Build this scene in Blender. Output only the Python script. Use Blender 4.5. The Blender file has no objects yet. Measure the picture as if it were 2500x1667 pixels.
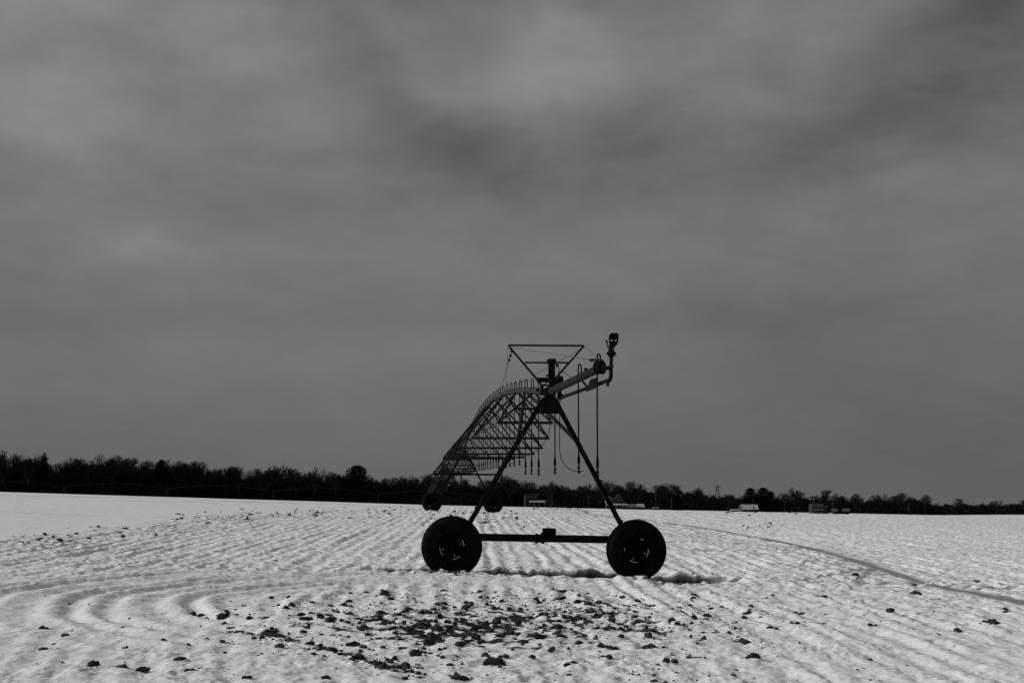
import bpy, bmesh, math, random
import numpy as np
from mathutils import Vector, Matrix

# ------------------------------------------------------------------ camera, sky, sun, exposure
S = bpy.context.scene
COL = S.collection
F, CX, CY, HOR = 2920.0, 1250.0, 833.5, 1170.0          # focal length, centre and eye level of the 2500 x 1667 photograph
TH = math.atan((HOR - CY) / F)
ZC = 1.9                                                # eye height
cam_d = bpy.data.cameras.new('camera'); cam = bpy.data.objects.new('camera', cam_d); COL.objects.link(cam)
cam.location = (0, 0, ZC); cam.rotation_euler = (math.pi / 2 + TH, 0, 0)
cam_d.lens = 36.0 * F / 2500.0; cam_d.sensor_width = 36.0; cam_d.clip_start = 0.1; cam_d.clip_end = 12000
S.camera = cam
S.view_settings.view_transform = 'Standard'
try: S.view_settings.look = 'None'
except Exception: pass
S.view_settings.exposure = 0.0; S.view_settings.gamma = 1.0
S.cycles.max_bounces = 6

LIGHT = Vector((1.0, -0.06, -0.51)).normalized()
SUN_E = math.asin(-LIGHT.z); SUN_R = math.atan2(-LIGHT.x, -LIGHT.y)
sd = bpy.data.lights.new('sun', 'SUN'); sd.energy = 2.45; sd.angle = math.radians(0.6); sd.color = (1, 1, 1)
so = bpy.data.objects.new('sun', sd); COL.objects.link(so)
so.rotation_euler = LIGHT.to_track_quat('-Z', 'Y').to_euler(); so.location = (-40, 10, 40)

W = bpy.data.worlds.new('World'); S.world = W; W.use_nodes = True
wt = W.node_tree; wn = wt.nodes; wl = wt.links; wn.clear()
def N(t, **kw):
    n = wn.new(t)
    for k, v in kw.items(): setattr(n, k, v)
    return n
def M(op, a, b=None, c=None, clamp=False):
    n = N('ShaderNodeMath', operation=op); n.use_clamp = clamp
    for i, v in enumerate((a, b, c)):
        if v is None: continue
        if isinstance(v, (int, float)): n.inputs[i].default_value = v
        else: wl.new(v, n.inputs[i])
    return n.outputs[0]
tc = N('ShaderNodeTexCoord'); sp = N('ShaderNodeSeparateXYZ'); wl.new(tc.outputs['Generated'], sp.inputs[0])
az = M('ARCTAN2', sp.outputs[0], sp.outputs[1])         # bearing and elevation of the sky direction, in radians
el = M('ARCSINE', sp.outputs[2])
cb = N('ShaderNodeCombineXYZ'); wl.new(az, cb.inputs[0]); wl.new(el, cb.inputs[1])
def noise(vec, scale, detail=4, rough=.5, stretch=(1, 1, 1), rot=0, dist=0):
    mp = N('ShaderNodeMapping'); mp.inputs['Scale'].default_value = stretch; mp.inputs['Rotation'].default_value = (0, 0, rot)
    wl.new(vec, mp.inputs[0])
    n = N('ShaderNodeTexNoise'); n.inputs['Scale'].default_value = scale; n.inputs['Detail'].default_value = detail
    n.inputs['Roughness'].default_value = rough; n.inputs['Distortion'].default_value = dist
    wl.new(mp.outputs[0], n.inputs['Vector']); return n
wn_ = noise(cb.outputs[0], 9, 4, .55)                     # warp so that cloud edges wander
vs = N('ShaderNodeVectorMath', operation='SUBTRACT'); wl.new(wn_.outputs['Color'], vs.inputs[0]); vs.inputs[1].default_value = (.5, .5, .5)
vm = N('ShaderNodeVectorMath', operation='SCALE'); wl.new(vs.outputs[0], vm.inputs[0]); vm.inputs['Scale'].default_value = .085
va = N('ShaderNodeVectorMath', operation='ADD'); wl.new(cb.outputs[0], va.inputs[0]); wl.new(vm.outputs[0], va.inputs[1])
acc = None
# clouds: bearing, elevation, half sizes, turn, strength (bright +, dark -)
CLOUDS = [(-.06, .41, .085, .022, 0, -.060), (-.118, .340, .085, .026, -.75, -.052), (-.057, .268, .065, .030, -.45, -.050), (.012, .262, .085, .026, .15, -.045),
          (.118, .302, .055, .036, .5, -.050), (.028, .345, .075, .042, .1, .072), (.06, .39, .05, .015, -.6, -.02), (.19, .350, .09, .045, 0, .030), (.37, .322, .095, .045, .55, -.072), (.225, .264, .085, .024, .2, -.045),
          (.41, .39, .06, .05, 0, -.045), (.43, .25, .05, .04, 0, -.025), (-.40, .286, .065, .026, 0, .062), (-.39, .365, .09, .04, .2, .055), (-.21, .366, .09, .03, .1, .045), (-.30, .30, .14, .07, 0, .022), (-.185, .302, .075, .034, -.2, .026),
          (-.308, .312, .045, .018, -.3, -.006), (-.25, .325, .05, .016, -.2, -.018), (-.264, .244, .085, .018, 0, -.020), (-.12, .228, .05, .014, 0, -.010), (-.286, .177, .065, .011, 0, .028), (.32, .225, .07, .02, 0, .02),
          (-.30, .131, .12, .014, 0, -.018), (.20, .131, .14, .018, .03, -.038), (-.1, .10, .2, .014, .03, .010), (.40, .08, .22, .10, 0, -.028), (.02, .19, .2, .02, 0, .008), (-.43, .12, .08, .1, 0, -.015)]
for a, e, rx, ry, turn, s in CLOUDS:
    if s < 0: s *= .78; rx *= 1.15; ry *= 1.2
    mp = N('ShaderNodeMapping', vector_type='TEXTURE'); mp.inputs['Location'].default_value = (a, e, 0)
    mp.inputs['Rotation'].default_value = (0, 0, turn); mp.inputs['Scale'].default_value = (rx * 1.2, ry * 1.25, 1)
    wl.new(va.outputs[0], mp.inputs[0])
    ln = N('ShaderNodeVectorMath', operation='LENGTH'); wl.new(mp.outputs[0], ln.inputs[0])
    g = M('POWER', 2.718, M('MULTIPLY', M('POWER', ln.outputs['Value'], 2.0), -1.3))
    g = M('MULTIPLY', g, s)
    acc = g if acc is None else M('ADD', acc, g)
n1 = noise(cb.outputs[0], 5.5, 7, .56, (1, 2.2, 1), .3, .3)
n2 = noise(cb.outputs[0], 14, 8, .6, (1, 2.6, 1), .15, .35)
tex = M('ADD', M('MULTIPLY', M('SUBTRACT', n1.outputs['Fac'], .5), .13), M('MULTIPLY', M('SUBTRACT', n2.outputs['Fac'], .5), .080))
fade = M('ADD', M('MULTIPLY', M('SMOOTH_MIN', M('MAXIMUM', el, 0.0), .3, .1), 2.4), .25)
lift = N('ShaderNodeMapRange', interpolation_type='SMOOTHSTEP'); wl.new(el, lift.inputs[0])
for k_, v_ in zip((1, 2, 3, 4), (.0, .17, .135, .178)): lift.inputs[k_].default_value = v_
cloud = M('MAXIMUM', M('ADD', M('ADD', acc, M('MULTIPLY', tex, fade)), lift.outputs[0]), .03)
sky = N('ShaderNodeTexSky', sky_type='NISHITA'); sky.sun_disc = False; sky.sun_elevation = SUN_E; sky.sun_rotation = SUN_R
bw = N('ShaderNodeRGBToBW'); wl.new(sky.outputs[0], bw.inputs[0])
# a closed cloud deck over the sky: a thin share of the open sky's light comes through
mix = M('ADD', M('MULTIPLY', cloud, 9.4), M('MULTIPLY', M('MINIMUM', bw.outputs[0], 6.0), .03))
bg = N('ShaderNodeBackground'); bg.inputs['Strength'].default_value = .1; wl.new(mix, bg.inputs['Color'])
wo = N('ShaderNodeOutputWorld'); wl.new(bg.outputs[0], wo.inputs[0])

# ------------------------------------------------------------------ helpers
def P(px, py, Y):
    a = (px - CX) / F; b = -(py - CY) / F
    d = Vector((a, math.cos(TH) - b * math.sin(TH), math.sin(TH) + b * math.cos(TH)))
    d *= Y / d.y
    return Vector((d.x, d.y, d.z + ZC))

def mat(name, col, rough=.7, spec=.3, var=0., scale=8., metal=0., bump=0., stretch=(1, 1, 1)):
    m = bpy.data.materials.new(name); m.use_nodes = True
    nt = m.node_tree; b = nt.nodes['Principled BSDF']
    b.inputs['Base Color'].default_value = (col, col, col, 1); b.inputs['Roughness'].default_value = rough
    b.inputs['Specular IOR Level'].default_value = spec; b.inputs['Metallic'].default_value = metal
    if var or bump:
        t = nt.nodes.new('ShaderNodeTexCoord'); mp = nt.nodes.new('ShaderNodeMapping'); mp.inputs['Scale'].default_value = stretch
        nt.links.new(t.outputs['Object'], mp.inputs[0])
        n = nt.nodes.new('ShaderNodeTexNoise'); n.inputs['Scale'].default_value = scale; n.inputs['Detail'].default_value = 6
        nt.links.new(mp.outputs[0], n.inputs['Vector'])
        if var:
            r = nt.nodes.new('ShaderNodeMapRange'); r.inputs[1].default_value = .3; r.inputs[2].default_value = .7
            r.inputs[3].default_value = col * (1 - var); r.inputs[4].default_value = col * (1 + var)
            nt.links.new(n.outputs['Fac'], r.inputs[0]); nt.links.new(r.outputs[0], b.inputs['Base Color'])
        if bump:
            bp = nt.nodes.new('ShaderNodeBump'); bp.inputs['Strength'].default_value = bump; bp.inputs['Distance'].default_value = .02
            nt.links.new(n.outputs['Fac'], bp.inputs['Height']); nt.links.new(bp.outputs[0], b.inputs['Normal'])
    return m

MT = dict(
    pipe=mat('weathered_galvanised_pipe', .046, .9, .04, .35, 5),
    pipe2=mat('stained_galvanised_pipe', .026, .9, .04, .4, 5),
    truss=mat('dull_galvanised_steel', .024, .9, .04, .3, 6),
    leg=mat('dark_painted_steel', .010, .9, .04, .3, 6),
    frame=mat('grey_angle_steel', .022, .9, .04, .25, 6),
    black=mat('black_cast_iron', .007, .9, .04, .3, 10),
    hose=mat('black_hose', .006, .9, .04, .2, 20),
    wire=mat('steel_cable', .05, .5, .3),
    plate=mat('faded_metal_plate', .010, .9, .04, .25, 9),
    tyre=mat('dirty_black_rubber', .006, .9, .04, .5, 9, bump=.2),
    rim=mat('rusted_black_rim', .003, .9, .04, .4, 10),
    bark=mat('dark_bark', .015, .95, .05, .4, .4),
    bark_haze=mat('haze_tinted_bark', .022, .95, .05, .4, .4),  # right wood: bark lightened, distance haze put into the colour
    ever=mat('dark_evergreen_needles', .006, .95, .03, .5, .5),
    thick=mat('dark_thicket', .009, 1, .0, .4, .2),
    thick_haze=mat('haze_tinted_thicket', .016, 1, .0, .4, .2),  # right wood's thicket, paler to paint in the hazy air
    wall=mat('weathered_boards', .026, .8, .2, .3, 2),
    wallw=mat('white_painted_boards', .09, .7, .2, .2, 2),
    roofsnow=mat('snow_on_roof', .34, .9, .1, .3, .8),
    roofd=mat('dark_shingles', .02, .9, .1, .3, 2),
    glass=mat('dark_window_glass', .008, .15, .5),
    pole=mat('grey_timber_pole', .04, .9, .1, .3, 3),
    soil=mat('frozen_dark_soil', .036, .95, .08, .5, 7, bump=.6),
)

class MB:
    def __init__(s): s.bm = bmesh.new()
    def tube(s, pts, r, n=8, caps=True):
        pts = [Vector(p) for p in pts]; k = len(pts)
        rs = r if isinstance(r, (list, tuple)) else [r] * k
        rings = []; ref = None
        for i, p in enumerate(pts):
            t = (pts[min(i + 1, k - 1)] - pts[max(i - 1, 0)]).normalized()
            if ref is None:
                ref = Vector((0, 0, 1)) if abs(t.z) < .9 else Vector((1, 0, 0))
            a = t.cross(ref)
            if a.length < 1e-5: a = t.cross(Vector((0, 1, .3)))
            a.normalize(); b = a.cross(t).normalized(); ref = b
            rings.append([s.bm.verts.new(p + a * math.cos(2 * math.pi * j / n) * rs[i] + b * math.sin(2 * math.pi * j / n) * rs[i]) for j in range(n)])
        for i in range(k - 1):
            for j in range(n):
                f = s.bm.faces.new((rings[i][j], rings[i][(j + 1) % n], rings[i + 1][(j + 1) % n], rings[i + 1][j])); f.smooth = n > 5
        if caps and n > 2:
            s.bm.faces.new(rings[0][::-1]); s.bm.faces.new(rings[-1])
        return s
    def bar(s, a, b, w, h, up=(0, 0, 1), ends=(1, 1)):
        a = Vector(a); b = Vector(b); t = (b - a).normalized(); up = Vector(up)
        x = t.cross(up)
        if x.length < 1e-4: x = t.cross(Vector((0, 1, 0)))
        x.normalize(); z = x.cross(t).normalized(); v = []
        for p, e in ((a, ends[0]), (b, ends[1])):
            for i, j in ((-1, -1), (1, -1), (1, 1), (-1, 1)): v.append(s.bm.verts.new(p + x * i * w / 2 * e + z * j * h / 2 * e))
        for q in ((3, 2, 1, 0), (4, 5, 6, 7), (0, 1, 5, 4), (1, 2, 6, 5), (2, 3, 7, 6), (3, 0, 4, 7)): s.bm.faces.new([v[i] for i in q])
        return s
    def angle(s, a, b, w, t, up=(0, 0, 1)):              # L-section steel
        a = Vector(a); b = Vector(b); d = (b - a).normalized(); x = d.cross(Vector(up)).normalized(); z = x.cross(d).normalized()
        s.bar(a + x * 0, b + x * 0, w, t, up)
        s.bar(a + x * (w / 2 - t / 2) - z * (w / 2), b + x * (w / 2 - t / 2) - z * (w / 2), t, w - t * 1.1, up)
        return s
    def box(s, c, sx, sy, sz, X=(1, 0, 0), bev=0):
        X = Vector(X).normalized(); Y = Vector((0, 0, 1)).cross(X).normalized(); c = Vector(c)
        s.bar(c - X * sx / 2, c + X * sx / 2, sy, sz); return s
    def lathe(s, o, axis, prof, n=16):
        o = Vector(o); ax = Vector(axis).normalized()
        a = ax.orthogonal().normalized(); b = ax.cross(a); rings = []
        for r, h in prof:
            rings.append([s.bm.verts.new(o + ax * h + (a * math.cos(2 * math.pi * j / n) + b * math.sin(2 * math.pi * j / n)) * max(r, 1e-4)) for j in range(n)])
        for i in range(len(prof) - 1):
            for j in range(n):
                f = s.bm.faces.new((rings[i][j], rings[i][(j + 1) % n], rings[i + 1][(j + 1) % n], rings[i + 1][j])); f.smooth = True
        s.bm.faces.new(rings[0][::-1]); s.bm.faces.new(rings[-1]); return s
    def poly(s, pts, th, nrm):
        n = Vector(nrm).normalized() * th / 2
        A = [s.bm.verts.new(Vector(p) - n) for p in pts]; B = [s.bm.verts.new(Vector(p) + n) for p in pts]
        s.bm.faces.new(A[::-1]); s.bm.faces.new(B); k = len(pts)
        for i in range(k): s.bm.faces.new((A[i], A[(i + 1) % k], B[(i + 1) % k], B[i]))
        return s
    def build(s, name, m, parent=None, bevel=0):
        bmesh.ops.recalc_face_normals(s.bm, faces=s.bm.faces)
        me = bpy.data.meshes.new(name); s.bm.to_mesh(me); s.bm.free()
        me.materials.append(m)
        o = bpy.data.objects.new(name, me); COL.objects.link(o)
        if parent is not None:
            root = parent
            while root.parent: root = root.parent
            me.transform(Matrix.Translation(-root.location)); o.parent = parent
        if bevel:
            md = o.modifiers.new('bevel', 'BEVEL'); md.width = bevel; md.segments = 2
        return o

def tag(o, label=None, cat=None, group=None, kind=None):
    if label: o['label'] = label
    if cat: o['category'] = cat
    if group: o['group'] = group
    if kind: o['kind'] = kind
    return o
def empty(name, loc, label, cat, group=None):
    o = bpy.data.objects.new(name, None); COL.objects.link(o); o.location = loc
    o.empty_display_size = .3
    return tag(o, label, cat, group)
def np_mesh(name, verts, faces, m, nv=3, smooth=False):
    me = bpy.data.meshes.new(name); verts = np.asarray(verts, np.float32); faces = np.asarray(faces, np.int32)
    me.vertices.add(len(verts)); me.vertices.foreach_set('co', verts.ravel())
    me.loops.add(faces.size); me.loops.foreach_set('vertex_index', faces.ravel())
    me.polygons.add(len(faces)); me.polygons.foreach_set('loop_start', np.arange(len(faces), dtype=np.int32) * nv)
    me.polygons.foreach_set('use_smooth', np.full(len(faces), smooth))
    me.update(calc_edges=True); me.materials.append(m)
    return me

# gradient noise
_rs = np.random.RandomState(7); _perm = np.tile(_rs.permutation(512), 2); _ang = _rs.rand(512) * 2 * np.pi
_gx, _gy = np.cos(_ang), np.sin(_ang)
def perlin(x, y):
    xi = np.floor(x).astype(np.int64); yi = np.floor(y).astype(np.int64); fx = x - xi; fy = y - yi
    u = fx * fx * fx * (fx * (fx * 6 - 15) + 10); v = fy * fy * fy * (fy * (fy * 6 - 15) + 10)
    def g(a, b):
        h = _perm[(_perm[(xi + a) & 511] + yi + b) & 511]
        return _gx[h] * (fx - a) + _gy[h] * (fy - b)
    return (g(0, 0) * (1 - u) + g(1, 0) * u) * (1 - v) + (g(0, 1) * (1 - u) + g(1, 1) * u) * v
def fbm(x, y, o=3):
    r = 0; a = 1.
    for i in range(o): r = r + a * perlin(x + 17.3 * i, y - 9.1 * i); x = x * 2.03; y = y * 2.03; a *= .5
    return r
def sst(a, b, x):
    t = np.clip((x - a) / (b - a), 0, 1); return t * t * (3 - 2 * t)

# ------------------------------------------------------------------ ground
KY = np.array([-200, 25, 60, 75, 90, 125, 175, 300, 600, 800, 1500, 3000, 6000.])
KZ = np.array([0, 0, -.04, -.14, -.22, -.9, -2.3, -6., -12.1, -15.2, -30, -62, -126.])
_yy = np.arange(-200, 6000, 2.); _zz = np.interp(_yy, KY, KZ)
_k = np.hanning(13); _k /= _k.sum(); _zz = np.convolve(np.pad(_zz, 6, mode='edge'), _k, mode='valid')
def ground(X, Y):
    return np.interp(Y, _yy, _zz) - .022 * np.clip(X, -270, 270) + .008 * np.clip(-X - 8, 0, 60)
def gnd(X, Y): return float(ground(np.array(X), np.array(Y)))

RUT_Y = 24.85
def edge_x(Y):                                          # left limit of the ploughed ground
    return np.interp(Y, [0, 20, 31, 53, 75, 100, 140], [-16, -14.5, -13.5, -13.6, -9.5, -4, 6])
def surface(X, Y):
    z = ground(X, Y)
    near = 1 - sst(95, 140, Y)
    pl = sst(-.5, .8, X - edge_x(Y) + .6 * fbm(X * .5, Y * .2, 2))
    broken = np.exp(-(((X - 0.2 - .15 * (Y - 15)) / 3.4) ** 2 + ((Y - 14.6) / 4.0) ** 2) ** 2)      # trampled, cloddy patch
    bend = np.where(Y < 19, .020 * (19 - Y) ** 2, 0) * sst(1.5, -3, X)
    r = X + .030 * Y - bend + .22 * perlin(X * .30, Y * .16) + .09 * perlin(X * 1.1 + 5, Y * .45)
    row = np.sin(2 * np.pi * r / .41) * (.55 + 1.1 * perlin(r * 1.9, Y * .25)) + .7 * np.sin(2 * np.pi * r / 1.41 + 1.) * (.6 + perlin(r * .7 + 3, Y * .2))
    amp = .0215 * (.7 + 1.0 * np.clip(.5 + perlin(X * .22 + 3, Y * .12), 0, 1.2)) * (1 - .8 * broken)
    # turning rows: rings round the spot where the drill turned in front of the machine
    Rc = np.hypot(X + .4 + .25 * perlin(X * .4, Y * .4), Y - 18.6); wc = (1 - sst(7.4, 9.4, Rc)) * (1 - sst(23.4, 24.5, Y)) * (1 - sst(-.5, 2.6, X + .25 * (Y - 19))) * sst(2.5, 4.2, Rc) * sst(12.0, 16.6, Y + .8 * perlin(X * .9, Y * .6))
    rr = Rc + .10 * perlin(X * .6 + 8, Y * .4) + .05 * perlin(X * 2.1, Y * 1.6)
    ring = .036 * np.sin(2 * np.pi * rr / .56) * (.8 + 1.0 * perlin(rr * 1.1, np.arctan2(X, Y - 18.6) * 3)) + .008 * np.sin(2 * np.pi * rr / .41 + 1)
    z = z + near * pl * (amp * row * (1 - wc) + ring * wc * (1 - .5 * broken))
    b1 = fbm(X * 1.2, Y * 1.0, 3); b2 = fbm(X * 3.9 + 31, Y * 3.2, 3); b3 = fbm(X * 11 + 3, Y * 9., 3); sm = (1 - .45 * wc) * (.55 + .45 * sst(13, 23, Y))
    z = z + near * (pl * sm * (.036 * b1 + .047 * b2 + .030 * b3 * (.6 + np.clip(2 * b1, -.4, 1))) + (1 - pl) * (.012 * b1 + .006 * b2 + .05 * perlin(X * .1, Y * .06)))
    z = z + near * broken * (.016 * b2 + .022 * np.abs(fbm(X * 2.6, Y * 2.2, 2)))
    z = z + near * (.07 * perlin(X * .16 + 9, Y * .1) + (1 - sst(15, 22, Y)) * pl * .020 * fbm((X + .4 * Y) * 1.1, (Y - .3 * X) * .45, 2))
    # wheel rut
    ry = RUT_Y + .05 * perlin(X * .8, Y * 0) + .0025 * X * X * 0
    d = Y - ry + .025 * perlin(X * 2.2, Y * 2.2)
    along = sst(-3.05, -2.55, X) * (1 - sst(4.0, 4.7, X))
    thin = sst(3.2, 5, X) * (1 - sst(16, 22, X))
    wdt = .52 + .04 * perlin(X * 1.1 + 8, X * 0)
    ins = 1 - sst(wdt * .95, wdt * 1.12, np.abs(d)); wide = 1 - sst(wdt * 1.0, wdt * 1.2, np.abs(d))
    z = z - .21 * along * ins + along * ins * .035 * fbm(X * 5, Y * 5, 3)
    ridge = np.exp(-((np.abs(d) - wdt - .16) / .15) ** 2)
    z = z + along * ridge * (.012 + .010 * fbm(X * 1.8, Y * 1.5, 2)) * np.where(d > 0, .8, .25)
    z = z - thin * .05 * (1 - sst(.1, .22, np.abs(d - .1)))
    # drifted lumps against the tyres
    for lx, ly, lr, lh in ((-1.95, 25.1, .16, .10), (-.42, 25.45, .2, .05), (1.62, 25.45, .15, .09), (1.36, 25.45, .12, .04), (3.5, 25.6, .25, .05), (5.3, 24.4, .7, .06), (3.5, 23.9, .7, -.06), (-3.0, 24.6, .7, .05), (-1.3, 24.15, .55, .055), (2.5, 24.1, .5, .05)):
        z = z + lh * np.exp(-(((X - lx) / lr) ** 2 + ((Y - ly) / (lr * .8)) ** 2) ** 1.6)
    # old wheel tracks and drill marks on the smooth field
    soil = along * wide * sst(-.35, .0, fbm(X * 3.1, Y * 4.2, 3) + .45) * (1 - sst(.0, .012, np.abs(d) - wdt * (1.085 + .05 * perlin(X * 2.3, X * 0 + 4))))
    spill = np.exp(-((X - 3.3) / 1.0) ** 2) * np.exp(-((d + .75) / .85) ** 2)
    soil = np.maximum(soil, sst(.12, .25, spill * (.60 + 1.4 * fbm(X * 4.5, Y * 2.6, 3)) - .2))
    spill2 = np.exp(-((X + 1.2) / .8) ** 2) * np.exp(-((d + .75) / .5) ** 2)
    soil = np.maximum(soil, sst(.12, .25, spill2 * (.45 + 1.3 * fbm(X * 6, Y * 3.5, 3)) - .22))
    # thin snow over the cloddy patch: soil shows in streaks that follow the rows
    pt_ = np.exp(-(((X + .3 - .16 * (Y - 15)) / 3.0) ** 2 + ((Y - 16.2) / 2.9) ** 2) ** 1.6)
    stk = fbm(Rc * 2.6, np.arctan2(X + .4, Y - 18.6) * 5, 2) + .8 * fbm(X * 5, Y * 3.6, 3)
    soil = np.maximum(soil, sst(.40, .52, pt_ * (.36 + .75 * stk)))
    dl = np.exp(-((Y - (14.95 - 1.39 * (X + 3.18))) / .34) ** 2) * sst(-3.7, -3.0, X) * (1 - sst(-1.0, -.6, X))
    soil = np.maximum(soil, sst(.40, .55, dl * (.42 + .8 * fbm(X * 5, Y * 3, 3))))
    tr = 0
    for o_, w_, s_ in ((86, .55, .045), (78, .3, .08), (50, .12, .0), (92, .2, .02)):
        yc = o_ + s_ * (X + 30) + .4 * perlin(X * .1, X * 0 + o_)
        br = sst(-.25, .15, perlin(X * .12 + o_, X * 0 + 1.5) + (.3 if o_ == 86 else -.12))
        tr = np.maximum(tr, (1 - sst(w_ * .6, w_, np.abs(Y - yc))) * br)
    tr = tr * (1 - pl) * sst(.1, .3, .5 + .6 * fbm(X * 1.2, Y * 2, 2))
    soil = np.maximum(soil, .8 * tr)
    return z, np.clip(soil, 0, 1)

u_f = np.linspace(-.62, .62, 1000); u_o = .62 + (np.linspace(0, 1, 40)[1:] ** 2.2) * 6
U = np.concatenate([-u_o[::-1], u_f, u_o])
def inv(y0, y1, n): return 1 / np.linspace(1 / y0, 1 / y1, n)
D = np.unique(np.concatenate([np.arange(23.5, 26, .028), np.linspace(-150, -4, 14), np.linspace(-2, 8.9, 60), inv(9, 30, 460), inv(30, 120, 300)[1:], inv(120, 700, 90)[1:], inv(700, 5500, 24)[1:]]))
UU, DD = np.meshgrid(U, D); XX = UU * np.sqrt(np.maximum(DD, 0) ** 2 + 80)
zz, soil = surface(XX, DD)
nr, nc = XX.shape
verts = np.stack([XX, DD, zz], -1).reshape(-1, 3)
idx = np.arange(nr * nc).reshape(nr, nc)
faces = np.stack([idx[:-1, :-1], idx[:-1, 1:], idx[1:, 1:], idx[1:, :-1]], -1).reshape(-1, 4)
snow = bpy.data.materials.new('ploughed_snow'); snow.use_nodes = True
nt = snow.node_tree; L = nt.links; pb = nt.nodes['Principled BSDF']; pb.inputs['Roughness'].default_value = .75; pb.inputs['Specular IOR Level'].default_value = .12
at = nt.nodes.new('ShaderNodeAttribute'); at.attribute_name = 'soil'
g = nt.nodes.new('ShaderNodeNewGeometry')
na = nt.nodes.new('ShaderNodeTexNoise'); na.inputs['Scale'].default_value = 2.2; na.inputs['Detail'].default_value = 10; na.inputs['Roughness'].default_value = .72; L.new(g.outputs['Position'], na.inputs['Vector'])
ra = nt.nodes.new('ShaderNodeMapRange'); ra.inputs[1].default_value = .3; ra.inputs[2].default_value = .7; ra.inputs[3].default_value = .70; ra.inputs[4].default_value = .94; L.new(na.outputs['Fac'], ra.inputs[0])
nb = nt.nodes.new('ShaderNodeTexNoise'); nb.inputs['Scale'].default_value = 14; nb.inputs['Detail'].default_value = 6; L.new(g.outputs['Position'], nb.inputs['Vector'])
rb = nt.nodes.new('ShaderNodeMapRange'); rb.inputs[1].default_value = .3; rb.inputs[2].default_value = .7; rb.inputs[3].default_value = .016; rb.inputs[4].default_value = .05; L.new(nb.outputs['Fac'], rb.inputs[0])
mx = nt.nodes.new('ShaderNodeMix'); mx.data_type = 'FLOAT'; L.new(at.outputs['Fac'], mx.inputs[0]); L.new(ra.outputs[0], mx.inputs[2]); L.new(rb.outputs[0], mx.inputs[3])
L.new(mx.outputs[0], pb.inputs['Base Color'])
bp = nt.nodes.new('ShaderNodeBump'); bp.inputs['Strength'].default_value = .45; bp.inputs['Distance'].default_value = .03; L.new(nb.outputs['Fac'], bp.inputs['Height']); L.new(bp.outputs[0], pb.inputs['Normal'])
gm = np_mesh('snow_field', verts, faces, snow, 4, True)
a_ = gm.attributes.new('soil', 'FLOAT', 'POINT'); a_.data.foreach_set('value', soil.astype(np.float32).ravel())
go = bpy.data.objects.new('snow_field', gm); COL.objects.link(go)
tag(go, 'ploughed field under thin snow with curved furrows and a wheel rut', 'snow field', kind='structure')

# ------------------------------------------------------------------ soil clods
rnd = np.random.RandomState(11)
def lump(seed, sub=2):
    bm = bmesh.new(); bmesh.ops.create_icosphere(bm, subdivisions=sub, radius=1)
    v = np.array([x.co[:] for x in bm.verts]); f = np.array([[q.index for q in x.verts] for x in bm.faces]); bm.free()
    r = .92 + .62 * fbm(v[:, 0] * 1.3 + seed * 7.7, v[:, 1] * 1.3 + v[:, 2] * 1.1, 3) + .42 * fbm(v[:, 0] * 3 + seed, v[:, 2] * 3.1 + v[:, 1] * 2, 2)
    return v * r[:, None], f
LUMPS = [lump(s) for s in range(8)]; LUMPS_S = [lump(s + 20, 1) for s in range(8)]
def px_ground(px, py):                                  # where the line of sight of a photo pixel meets the ground
    Y = 15.
    for _ in range(25):
        p = P(px, py, Y); z = gnd(p.x, p.y)
        Y = max(5., min(140., Y * (1 + .7 * ((ZC - z) / max(ZC - p.z, .01) - 1))))
    return P(px, py, Y)
spots = []
def scatter(n, x0, x1, y0, y1, s0, s1, dens=None, cl=0):
    k = 0
    while k < n:
        x = rnd.uniform(x0, x1); y = rnd.uniform(y0, y1)
        if dens is not None and rnd.rand() > dens(x, y): continue
        k += 1
        p = px_ground(x, y); s1_ = s1 * .52; s = s0 * .8 + (s1_ - s0 * .8) * rnd.rand() ** 3.6
        spots.append((p.x, p.y, s))
        for _ in range(rnd.poisson(cl * s / s1)):
            spots.append((p.x + rnd.normal(0, s * 1.3), p.y + rnd.normal(0, s * 1.6), s * rnd.uniform(.35, .9)))
def ell(cx, cy, rx, ry): return lambda x, y: math.exp(-(((x - cx) / rx) ** 2 + ((y - cy) / ry) ** 2) * 1.1)
scatter(1250, 500, 2050, 1440, 1650, .014, .10, ell(1230, 1512, 500, 62), 2.5)
scatter(330, 1050, 1700, 1438, 1540, .014, .085, ell(1420, 1495, 220, 38), 3)
scatter(190, 540, 1040, 1510, 1655, .014, .09, lambda x, y: math.exp(-((y - (1553 + (x - 629) * .235)) / 11) ** 2), 2.5)
scatter(60, 940, 1150, 1500, 1600, .02, .12, ell(1045, 1545, 75, 24), 3)
scatter(90, 850, 1800, 1590, 1664, .014, .10, None, 1)
scatter(20, 480, 760, 1480, 1530, .02, .10, None, 2.5)
scatter(120, 100, 2350, 1530, 1664, .012, .10, None, 1)
scatter(45, 50, 700, 1450, 1660, .012, .06, None, 1)
scatter(60, 1700, 2500, 1400, 1560, .012, .075, None, 1)
scatter(90, 0, 560, 1265, 1345, .03, .15, lambda x, y: math.exp(-((y - (1335 - x * .13)) / 14) ** 2), 1.0)
scatter(230, 430, 1030, 1236, 1282, .03, .14, lambda x, y: math.exp(-((y - (1266 - (x - 430) * .045)) / 9) ** 2) * (.25 + .75 * (math.sin(x * .035) > -.1)), 2.0)
scatter(200, 1000, 1420, 1240, 1295, .03, .16, ell(1200, 1266, 150, 16), 2.0)
scatter(40, 1300, 1420, 1238, 1246, .05, .2, None, 1)
scatter(70, 1650, 2400, 1248, 1258, .05, .22, ell(1950, 1250, 160, 5), 2)
scatter(50, 1700, 1950, 1265, 1292, .03, .12, ell(1850, 1280, 90, 10), 1)
scatter(70, 500, 2400, 1260, 1400, .015, .06, None, .6)
scatter(70, 1560, 1760, 1396, 1424, .015, .08, None, 2)
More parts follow.
